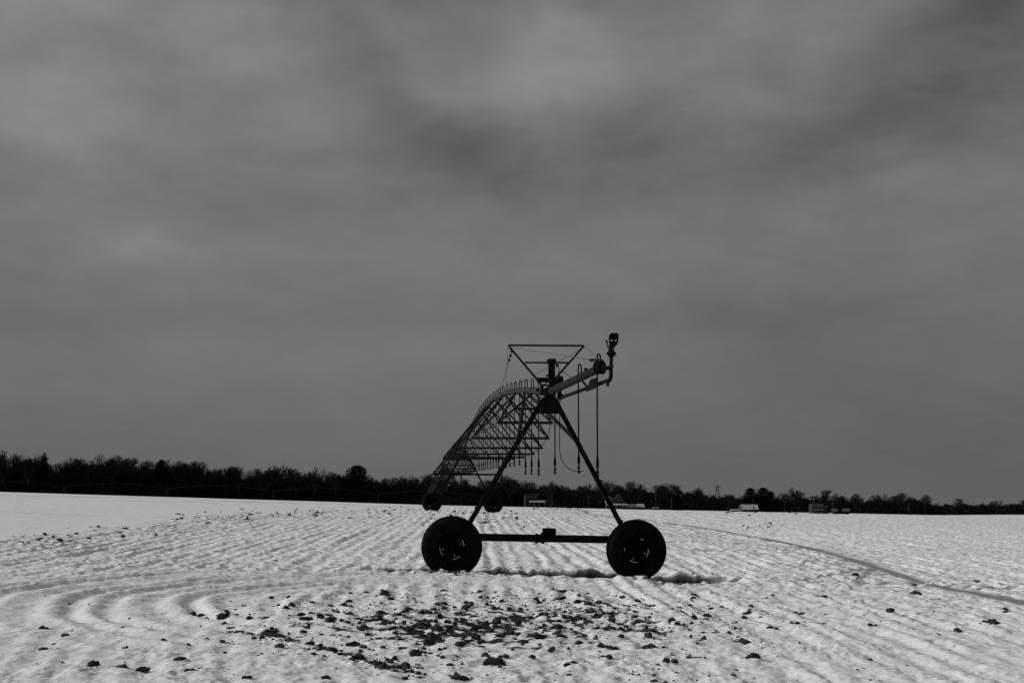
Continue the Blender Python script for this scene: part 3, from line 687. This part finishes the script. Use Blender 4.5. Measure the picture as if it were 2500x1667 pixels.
# the wood itself: trees packed together, read as one mass
vv, ff, off = [], [], 0; vv2, ff2, off2 = [], [], 0
r2 = np.random.RandomState(3)
for k in range(560):
    px = r2.uniform(-180, 2680); Y = dist(px) + r2.uniform(8, 75); b = tree_base(px, Y)
    h = (top_z(px, Y) - b.z) * r2.uniform(.72, .94) ; v, f = LOW[r2.randint(4)]
    a = r2.rand() * 6.28; w = h * r2.uniform(.75, 1.15)
    c, s = math.cos(a), math.sin(a)
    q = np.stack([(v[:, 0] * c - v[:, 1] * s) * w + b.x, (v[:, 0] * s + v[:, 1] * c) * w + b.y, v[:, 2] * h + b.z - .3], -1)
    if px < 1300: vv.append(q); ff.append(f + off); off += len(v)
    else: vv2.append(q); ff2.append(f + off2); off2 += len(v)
def shards(n, x0, x1):
    px = r2.uniform(x0, x1, n); Y = np.interp(px, [-100, 0, 700, 1000, 1500, 2000, 2600], [440, 450, 530, 610, 690, 750, 800]) + r2.uniform(5, 60, n)
    X = (px - CX) / F * Y; gz = ground(X, Y); ty = np.interp(px, TOPX, TOPY)
    bb = -(ty - CY) / F; tz = (math.sin(TH) + bb * math.cos(TH)) / (math.cos(TH) - bb * math.sin(TH)) * Y + ZC
    wob = .60 + .20 * perlin(px * .045, px * 0 + 2.2) + .12 * perlin(px * .16, px * 0 + 7.2)
    hh = (tz - gz) * wob * r2.rand(n) ** .75
    c = np.stack([X, Y, gz + hh], -1); V = (c[:, None, :] + r2.normal(0, .55, (n, 3, 3)) * (1, .5, 1.)).reshape(-1, 3)
    # undergrowth along the front of the wood
    m = n // 4; px = r2.uniform(x0, x1, m); Y = np.interp(px, [-100, 0, 700, 1000, 1500, 2000, 2600], [440, 450, 530, 610, 690, 750, 800]) + r2.uniform(2, 14, m)
    X = (px - CX) / F * Y; c = np.stack([X, Y, ground(X, Y) + 3.2 * r2.rand(m)], -1)
    V = np.concatenate([V, (c[:, None, :] + r2.normal(0, .6, (m, 3, 3)) * (1.2, .5, 1.)).reshape(-1, 3)])
    return V, np.arange(3 * (n + m)).reshape(-1, 3)
for name, V_, F_, rng, n, mm, mt_ in (('woodland', vv, ff, (-180, 1300), 90000, MT['bark'], MT['thick']), ('woodland', vv2, ff2, (1300, 2680), 60000, MT['bark_haze'], MT['thick_haze'])):
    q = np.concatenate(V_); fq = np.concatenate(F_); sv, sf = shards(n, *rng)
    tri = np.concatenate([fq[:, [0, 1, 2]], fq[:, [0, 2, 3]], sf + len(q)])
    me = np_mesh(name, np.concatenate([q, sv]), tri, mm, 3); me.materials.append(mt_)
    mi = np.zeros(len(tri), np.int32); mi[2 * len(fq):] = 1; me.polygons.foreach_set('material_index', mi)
    o = bpy.data.objects.new(name, me); COL.objects.link(o)
    tag(o, 'far dark wood of bare trees and thicket ' + ('left of the machine' if rng[0] < 0 else 'behind the farm houses'), 'woodland', kind='stuff')

# single trees that stand out of the wood
PROTO = {}
def bare_tree(px, Y, ty, wide, kind, label, group, m):
    b = tree_base(px, Y); h = P(px, ty, Y).z - b.z
    o = empty('bare_tree', b, label, 'tree', group); key = (kind, m)
    o.scale = (h * wide, h * wide, h); o.rotation_euler = (0, 0, rt.uniform(0, 6.28))
    if key not in PROTO: PROTO[key] = (np_mesh('trunk', HI[kind][0][0], HI[kind][0][1], MT[m], 4), np_mesh('crown', HI[kind][1][0], HI[kind][1][1], MT[m], 4))
    for nm, me in zip(('trunk', 'crown'), PROTO[key]):
        c = bpy.data.objects.new(nm, me); COL.objects.link(c); c.parent = o
    return o
def shard_crown(n, seed, kind):
    R = np.random.RandomState(seed); z = 1 - np.sqrt(R.rand(n)) if kind == 'cone' else R.rand(n)
    if kind == 'cone': rad = .27 * (1 - z) ** .8 * (.75 + .35 * np.sin(z * 38)) + .012; zc = .08 + .92 * z
    else: rad = .36 * np.sqrt(np.clip(1 - (np.maximum(z - .35, 0) / .66) ** 2, 0, 1)) * (.9 + .1 * np.sin(z * 21)); zc = .04 + .96 * z
    a = R.rand(n) * 6.283; rr = rad * R.rand(n) ** .45 * (1 + .3 * np.sin(a * 5 + z * 17))
    c = np.stack([np.cos(a) * rr, np.sin(a) * rr, zc - .06 * rr / .3], -1)
    V = (c[:, None, :] + R.normal(0, .016, (n, 3, 3)) * (1.5, 1.5, .8)).reshape(-1, 3)
    return V, np.arange(3 * n).reshape(-1, 3)
CROWN = {k: shard_crown(5000, 9 + i, k) for i, k in enumerate(('cone', 'round'))}
def evergreen(px, Y, ty, wide, kind, label, group=None):
    b = tree_base(px, Y); h = P(px, ty, Y).z - b.z
    o = empty('evergreen_tree', b, label, 'tree', group); o.scale = (h * wide, h * wide, h); o.rotation_euler = (0, 0, rt.uniform(0, 6.28))
    if kind not in PROTO:
        mb = MB(); mb.tube([(0, 0, 0), (0, 0, .4), (0, 0, .95)], [.02, .014, .003], 6); t0 = mb.build('trunk', MT['bark']); me_t = t0.data; bpy.data.objects.remove(t0)
        PROTO[kind] = (me_t, np_mesh('crown', *CROWN[kind], MT['ever'], 3))
    for nm, me in zip(('trunk', 'crown'), PROTO[kind]):
        c = bpy.data.objects.new(nm, me); COL.objects.link(c); c.parent = o
G1, G2, G3 = 'bare trees in the left wood', 'bare trees in the middle wood', 'bare trees in the right wood'
def lab(px): return ('bare tree rising from the dark wood left of the machine', G1) if px < 950 else (('bare tree rising from the wood behind the machine', G2) if px < 1650 else ('bare tree rising from the wood at the right', G3))
SINGLE = [(12, 1094, .9, 1, 'tall narrow bare tree at the far left edge of the wood'), (220, 1113, 1.15, 2, None), (170, 1121, 1.1, 0, None), (285, 1106, 1.2, 0, 'broad bare tree with the highest crown in the left wood'), (312, 1113, .9, 2, None),
          (60, 1106, 1, 3, None), (90, 1107, 1, 0, None), (340, 1120, 1., 2, None), (415, 1119, .9, 1, None), (440, 1120, .9, 3, None), (460, 1126, .9, 1, None), (505, 1122, 1.15, 2, 'round crowned bare tree right of three slim ones'), (555, 1136, 1, 0, None),
          (595, 1134, 1, 2, None), (640, 1139, 1, 3, None), (680, 1132, 1.1, 0, None), (725, 1139, 1, 1, None), (770, 1137, .9, 1, None), (830, 1149, .9, 2, None), (985, 1158, 1, 0, None), (1035, 1155, 1.1, 2, 'round bare tree seen left of the rear tower'), (1062, 1160, 1, 3, None),
          (1250, 1157, 1.25, 2, 'round bare tree seen between the legs of the front tower'), (1292, 1170, 1, 0, None), (1340, 1172, 1, 3, None), (1478, 1170, 1.1, 0, None), (1520, 1172, 1, 2, None), (1555, 1178, 1.1, 3, None), (1610, 1177, 1.1, 0, None), (1660, 1180, 1.1, 2, None), (1700, 1188, 1., 3, None),
          (1940, 1189, 1.3, 1, 'fan shaped bare tree standing clear right of the evergreens'), (2002, 1193, 1.3, 2, 'spreading bare tree above the house with the arched gable'), (1910, 1199, 1.1, 0, None), (2045, 1201, 1., 1, None), (2080, 1202, 1.1, 3, None), (2135, 1203, 1.1, 0, None),
          (2185, 1201, 1.1, 1, None), (2205, 1201, 1.1, 2, None), (2250, 1205, 1.1, 3, None), (2345, 1215, 1.2, 2, None), (2420, 1219, 1.1, 0, None), (2490, 1214, 1.1, 1, None)]
for px, ty, wide, kind, l in SINGLE:
    a, g_ = lab(px); bare_tree(px, dist(px) + rt.uniform(-4, 6), ty, wide, kind, l or a, None if l else g_, 'bark' if px < 1300 else 'bark_haze')
for k in range(46):
    px = -20 + 56 * k + rt.uniform(-22, 22); a, g_ = lab(px)
    bare_tree(px, dist(px) + rt.uniform(-2, 25), float(np.interp(px, TOPX, TOPY)) + rt.uniform(1, 9), rt.uniform(.85, 1.3), rt.randint(0, 3), a, g_, 'bark' if px < 1300 else 'bark_haze')
evergreen(113, dist(113) - 6, 1104, 1.0, 'cone', 'ragged conifer at the end of the left clump of trees')
evergreen(875, dist(875) - 6, 1136, 1.25, 'round', 'dark round evergreen standing out at the right end of the left wood')
evergreen(398, dist(398) - 6, 1122, .6, 'round', 'small dark evergreen among slim bare trees in the left wood')
evergreen(1828, dist(1828) - 14, 1191, 1.15, 'round', 'left one of the dark evergreens behind the snow roofed barn')
evergreen(1858, dist(1858) - 14, 1190, 1.2, 'round', 'tallest dark evergreen behind the snow roofed barn')
evergreen(1877, dist(1877) - 10, 1199, 1.0, 'round', 'right one of the dark evergreens behind the barn')
evergreen(1895, dist(1895) - 20, 1217, .9, 'round', 'low evergreen right of the barn')
evergreen(1648, dist(1648) - 20, 1208, 1.2, 'round', 'dark evergreen bush right of the thin poles')
evergreen(2043, 622, 1234, .9, 'round', 'dark round bush in front of the long shed')

# ------------------------------------------------------------------ farm buildings
def fp(px, Y): return tree_base(px, Y)
def wallbox(mb, x0, x1, y0, y1, z0, z1): mb.bar(((x0 + x1) / 2, (y0 + y1) / 2, z0), ((x0 + x1) / 2, (y0 + y1) / 2, z1), y1 - y0, x1 - x0, (1, 0, 0)) if False else None
def cube(mb, x0, x1, y0, y1, z0, z1):
    v = [mb.bm.verts.new(p) for p in ((x0, y0, z0), (x1, y0, z0), (x1, y1, z0), (x0, y1, z0), (x0, y0, z1), (x1, y0, z1), (x1, y1, z1), (x0, y1, z1))]
    for q in ((3, 2, 1, 0), (4, 5, 6, 7), (0, 1, 5, 4), (1, 2, 6, 5), (2, 3, 7, 6), (3, 0, 4, 7)): mb.bm.faces.new([v[i] for i in q])
class House:
    def __init__(s, px, Y, name, label, cat):
        s.o = fp(px, Y); s.e = empty(name, s.o, label, cat)
    def q(s, x, y, z): return s.o + Vector((x, y, z))
    def body(s, x0, x1, d, h, m, y0=0.):
        mb = MB(); cube(mb, s.o.x + x0, s.o.x + x1, s.o.y + y0, s.o.y + y0 + d, s.o.z - .5, s.o.z + h); return mb.build('wall', MT[m], s.e)
    def gable_front(s, x0, x1, d, h, rise, wm, rm, y0=0., ov_=.35):         # ridge runs away from the viewer
        xm = (x0 + x1) / 2; mb = MB(); mb.poly([s.q(x0, y0 + d / 2, h + .002), s.q(x1, y0 + d / 2, h + .002), s.q(xm, y0 + d / 2, h + rise)], d - .02, (0, 1, 0)); mb.build('gable', MT[wm], s.e)
        mb = MB()
        for sx in (x0, x1):
            e = ov_ if sx == x1 else -ov_; k = rise / (xm - x0)
            mb.poly([s.q(sx + e, y0 - ov_, h - abs(e) * k + .1), s.q(xm, y0 - ov_, h + rise + .1), s.q(xm, y0 + d + ov_, h + rise + .1), s.q(sx + e, y0 + d + ov_, h - abs(e) * k + .1)], .18, (-(1 if sx == x1 else -1) * -rise, 0, (xm - x0)))
        return mb.build('roof', MT[rm], s.e)
    def gable_side(s, x0, x1, d, h, rise, wm, rm, y0=0., ov_=.4):           # ridge runs across
        ym = y0 + d / 2; mb = MB(); mb.poly([s.q((x0 + x1) / 2, y0, h + .002), s.q((x0 + x1) / 2, y0 + d, h + .002), s.q((x0 + x1) / 2, ym, h + rise)], x1 - x0 - .02, (1, 0, 0)); mb.build('gable', MT[wm], s.e)
        mb = MB()
        for sy, sg in ((y0, -1), (y0 + d, 1)):
            k = rise / (d / 2); mb.poly([s.q(x0 - ov_, sy + sg * ov_, h - ov_ * k + .1), s.q(x1 + ov_, sy + sg * ov_, h - ov_ * k + .1), s.q(x1 + ov_, ym, h + rise + .1), s.q(x0 - ov_, ym, h + rise + .1)], .2, (0, sg * rise, d / 2))
        return mb.build('roof', MT[rm], s.e)
    def win(s, x, z, w=.9, h=1.3, y0=0., m='wallw'):
        mb = MB(); cube(mb, s.o.x + x - w / 2 - .12, s.o.x + x + w / 2 + .12, s.o.y + y0 - .06, s.o.y + y0 - .004, s.o.z + z - .12, s.o.z + z + h + .12); f = mb.build('window', MT[m], s.e)
        mb = MB(); cube(mb, s.o.x + x - w / 2, s.o.x + x + w / 2, s.o.y + y0 - .09, s.o.y + y0 - .062, s.o.z + z, s.o.z + z + h); mb.build('pane', MT['glass'], f)
    def porch(s, x0, x1, y0, h, dep=2., n=4, rm='roofsnow'):
        mb = MB(); mb.poly([s.q(x0, y0 - dep, h - .3), s.q(x1, y0 - dep, h - .3), s.q(x1, y0 - .02, h + .35), s.q(x0, y0 - .02, h + .35)], .2, (0, -.3, 1)); mb.build('porch_roof', MT[rm], s.e)
        for k in range(n):
            x = x0 + .2 + (x1 - x0 - .4) * k / (n - 1); mb = MB(); cube(mb, s.o.x + x - .1, s.o.x + x + .1, s.o.y + y0 - dep + .05, s.o.y + y0 - dep + .25, s.o.z - .3, s.o.z + h - .42); mb.build('porch_post', MT['wallw'], s.e)
K = F
def wpx(n, Y): return n * Y / F
Y = 600.
h1 = House(1300, Y, 'farm_house', 'flat topped house with a long snowy porch roof, leftmost of the farm buildings', 'house')
h1.body(-4.2, 3.2, 8, 4.2, 'roofd'); h1.body(-4.0, 2.8, 7, 6.6, 'roofd', y0=.5)
mb = MB(); cube(mb, h1.o.x - 4.1, h1.o.x + 2.9, h1.o.y + .4, h1.o.y + 7.6, h1.o.z + 6.6, h1.o.z + 6.95); mb.build('roof', MT['wall'], h1.e)
mb = MB(); cube(mb, h1.o.x - 4.35, h1.o.x - 3.3, h1.o.y - .9, h1.o.y - .2, h1.o.z, h1.o.z + 6.6); mb.build('chimney', MT['wallw'], h1.e)
for x in (-2.4, -.4, 1.3): h1.win(x, 4.9, .8, 1.1, .5, 'wall')
h1.porch(-1.8, 6.2, -.1, 3.4, 2.5, 4)
h1.win(.5, 1.2, 1, 1.3, 0, 'wall')
h2 = House(1343, Y + 5, 'shed', 'low gabled shed right of the flat topped house', 'shed'); h2.body(-3, 3, 6, 2, 'roofd'); h2.gable_front(-3, 3, 6, 2, 2.1, 'roofd', 'wall'); h2.win(0, .8, .9, 1, 0, 'wall')
mb = MB(); cube(mb, h2.o.x - 5.2, h2.o.x - 3.02, h2.o.y + 1, h2.o.y + 4, h2.o.z - .3, h2.o.z + 1.6); mb.build('lean_to', MT['roofd'], h2.e)
h3 = House(1512, Y, 'farm_house', 'tall gabled farm house with a small bright gable and porch behind the right leg', 'house')
h3.body(-3.2, 2.6, 9, 4.4, 'wall'); h3.gable_front(-3.2, 2.6, 9, 4.4, 3.4, 'wall', 'roofd'); h3.body(-6.8, -3.22, 7, 4.2, 'wall', y0=1.); h3.gable_front(-6.8, -3.22, 7, 4.2, 2.2, 'wallw', 'roofsnow', y0=1.)
for x in (-1.1, .6): h3.win(x, 4.6, .7, 1.1)
for x in (-1.8, 1.2): h3.win(x, 1.1, .8, 1.3)
h3.win(-5, 4.0, .6, 1, 1.); h3.porch(-7.2, 3.2, -.1, 2.9, 2.2, 7)
h3b = House(1534, Y + 3, 'barn', 'low barn with snow on its roof attached right of the gabled house', 'barn'); h3b.body(-3.4, 3.4, 7, 1.6, 'roofd'); h3b.gable_side(-3.4, 3.4, 7, 1.6, 1.4, 'roofd', 'roofsnow')
h3c = House(1557, Y + 8, 'barn', 'small barn with one snowy gable, right of the low barn', 'barn'); h3c.body(-2.6, 2.6, 7, 1.6, 'roofd'); h3c.gable_side(-2.6, 2.6, 7, 1.6, 1.5, 'wallw', 'roofsnow')
h4 = House(1598, Y - 6, 'shed', 'tiny shed with a white roof beside a thin pole', 'shed'); h4.body(-1.1, 1.1, 3, 1.2, 'roofd'); h4.gable_side(-1.1, 1.1, 3, 1.2, .7, 'wall', 'wallw')
h5 = House(1826, 640., 'barn', 'barn with a broad snow covered roof and white gable end', 'barn')
h5.body(-4, 4.2, 8, 1.7, 'roofd'); r5 = h5.gable_side(-4, 4.2, 8, 1.7, 2.3, 'wallw', 'roofsnow')
mb = MB(); mb.poly([h5.q(-4.3, -.4, 1.2), h5.q(-3.95, -.42, 1.6), h5.q(-3.95, 4., 4.0), h5.q(-5.6, 2, 3.6), h5.q(-5.7, 1, 1.2)], .15, (-.6, -1, 0)); mb.build('gable_wing', MT['wallw'], h5.e)
cube_mb = MB(); cube(cube_mb, h5.o.x - 5.4, h5.o.x - 4.4, h5.o.y - 1, h5.o.y, h5.o.z, h5.o.z + 1.3); cube_mb.build('door', MT['wallw'], h5.e)
h5b = House(1789, 645., 'shed', 'low snow topped shed left of the barn', 'shed'); h5b.body(-1.7, 1.7, 3, .9, 'roofd'); h5b.gable_side(-1.7, 1.7, 3, .9, .5, 'wall', 'roofsnow')
h6 = House(1994, 650., 'farm_house', 'large house with an arched front gable and tall chimney', 'house')
h6.body(-3.6, 2.2, 9, 3.6, 'wall'); h6.gable_side(-3.6, 2.2, 9, 3.6, 1.7, 'wall', 'wall'); h6.body(2.22, 4.7, 8, 3.7, 'roofd', y0=.5)
mb = MB(); cube(mb, h6.o.x + 2.2, h6.o.x + 5., h6.o.y + .3, h6.o.y + 8.7, h6.o.z + 3.72, h6.o.z + 4.0); mb.build('flat_roof', MT['wallw'], h6.e)
mb = MB(); arc = [h6.q(.3 + 1.2 * math.cos(a), -.5, 3. + 2.0 * math.sin(a)) for a in np.linspace(0, math.pi, 13)]; mb.tube(arc, .16, 5); mb.poly([p + Vector((0, .25, 0)) for p in arc], .2, (0, 1, 0)); mb.build('arched_gable', MT['wallw'], h6.e)
mb = MB(); mb.poly([h6.q(.3 + .95 * math.cos(a), -.38, 3. + 1.6 * math.sin(a)) for a in np.linspace(0, math.pi, 11)], .04, (0, 1, 0)); mb.build('arched_window', MT['glass'], h6.e)
mb = MB(); cube(mb, h6.o.x - 4.6, h6.o.x - 3.7, h6.o.y, h6.o.y + 1, h6.o.z, h6.o.z + 5.4); mb.build('chimney', MT['wallw'], h6.e)
h6.porch(-3.4, 2.2, -.1, 2.4, 1.5, 5, 'wallw'); h6.win(-2.6, 3.0, .7, .5); h6.win(3.4, 1.6, .8, 1.2, .5)
h7 = House(2052, 640., 'shed', 'long low shed with a pale roof at the right of the farms', 'shed'); h7.body(-5, 3.2, 5, 1.9, 'roofd'); h7.gable_side(-5, 3.2, 5, 1.9, 1., 'wall', 'wallw')
# poles and pylon
POLES = [(1347, 1203, 590, 'pole behind the low shed'), (1435, 1207, 580, 'bare pole standing alone between the houses'), (1598, 1207, 585, 'pole rising beside the tiny white roofed shed'), (1636, 1213, 590, 'pole left of the dark evergreen bush'),
         (1834, 1216, 600, 'pole in front of the snow roofed barn'), (1982, 1214, 610, 'pole in front of the house with the arched gable'), (2027, 1224, 620, 'short pole left of the long shed'), (2210, 1224, 620, 'pole alone right of all the farm buildings')]
for px, ty, Y, l in POLES:
    b = fp(px, Y); e = empty('utility_pole', b, 'thin grey ' + l, 'utility pole', 'utility poles along the farms')
    h = P(px, ty, Y).z - b.z; mb = MB(); mb.tube([b - Vector((0, 0, .4)), b + Vector((0, 0, h))], [.17, .12], 6); mb.build('post', MT['pole'], e)
    mb = MB(); mb.bar(b + Vector((-.5, 0, h - .5)), b + Vector((.5, 0, h - .5)), .1, .12); mb.build('crossarm', MT['pole'], e)
b = fp(1748, 860); tz = P(1748, 1184, 860).z; py_ = empty('lattice_pylon', b, 'small lattice pylon whose top shows above the wood', 'pylon'); hh = tz - b.z
mb = MB()
for sx in (-1, 1):
    for sy in (-1, 1): mb.bar(b + Vector((sx * 2.2, sy * 2.2, 0)), b + Vector((sx * .35, sy * .35, hh)), .2, .2)
    for k in range(8):
        z0, z1 = hh * k / 8, hh * (k + 1) / 8; w0, w1 = 2.2 - 1.85 * k / 8, 2.2 - 1.85 * (k + 1) / 8; mb.bar(b + Vector((sx * w0, -w0, z0)), b + Vector((-sx * w1, -w1, z1)), .12, .12)
mb.build('mast', MT['pole'], py_)
for k in (.80, .93):
    mb = MB(); mb.bar(b + Vector((-2.4, 0, hh * k)), b + Vector((2.4, 0, hh * k)), .25, .3); mb.build('crossarm', MT['pole'], py_)
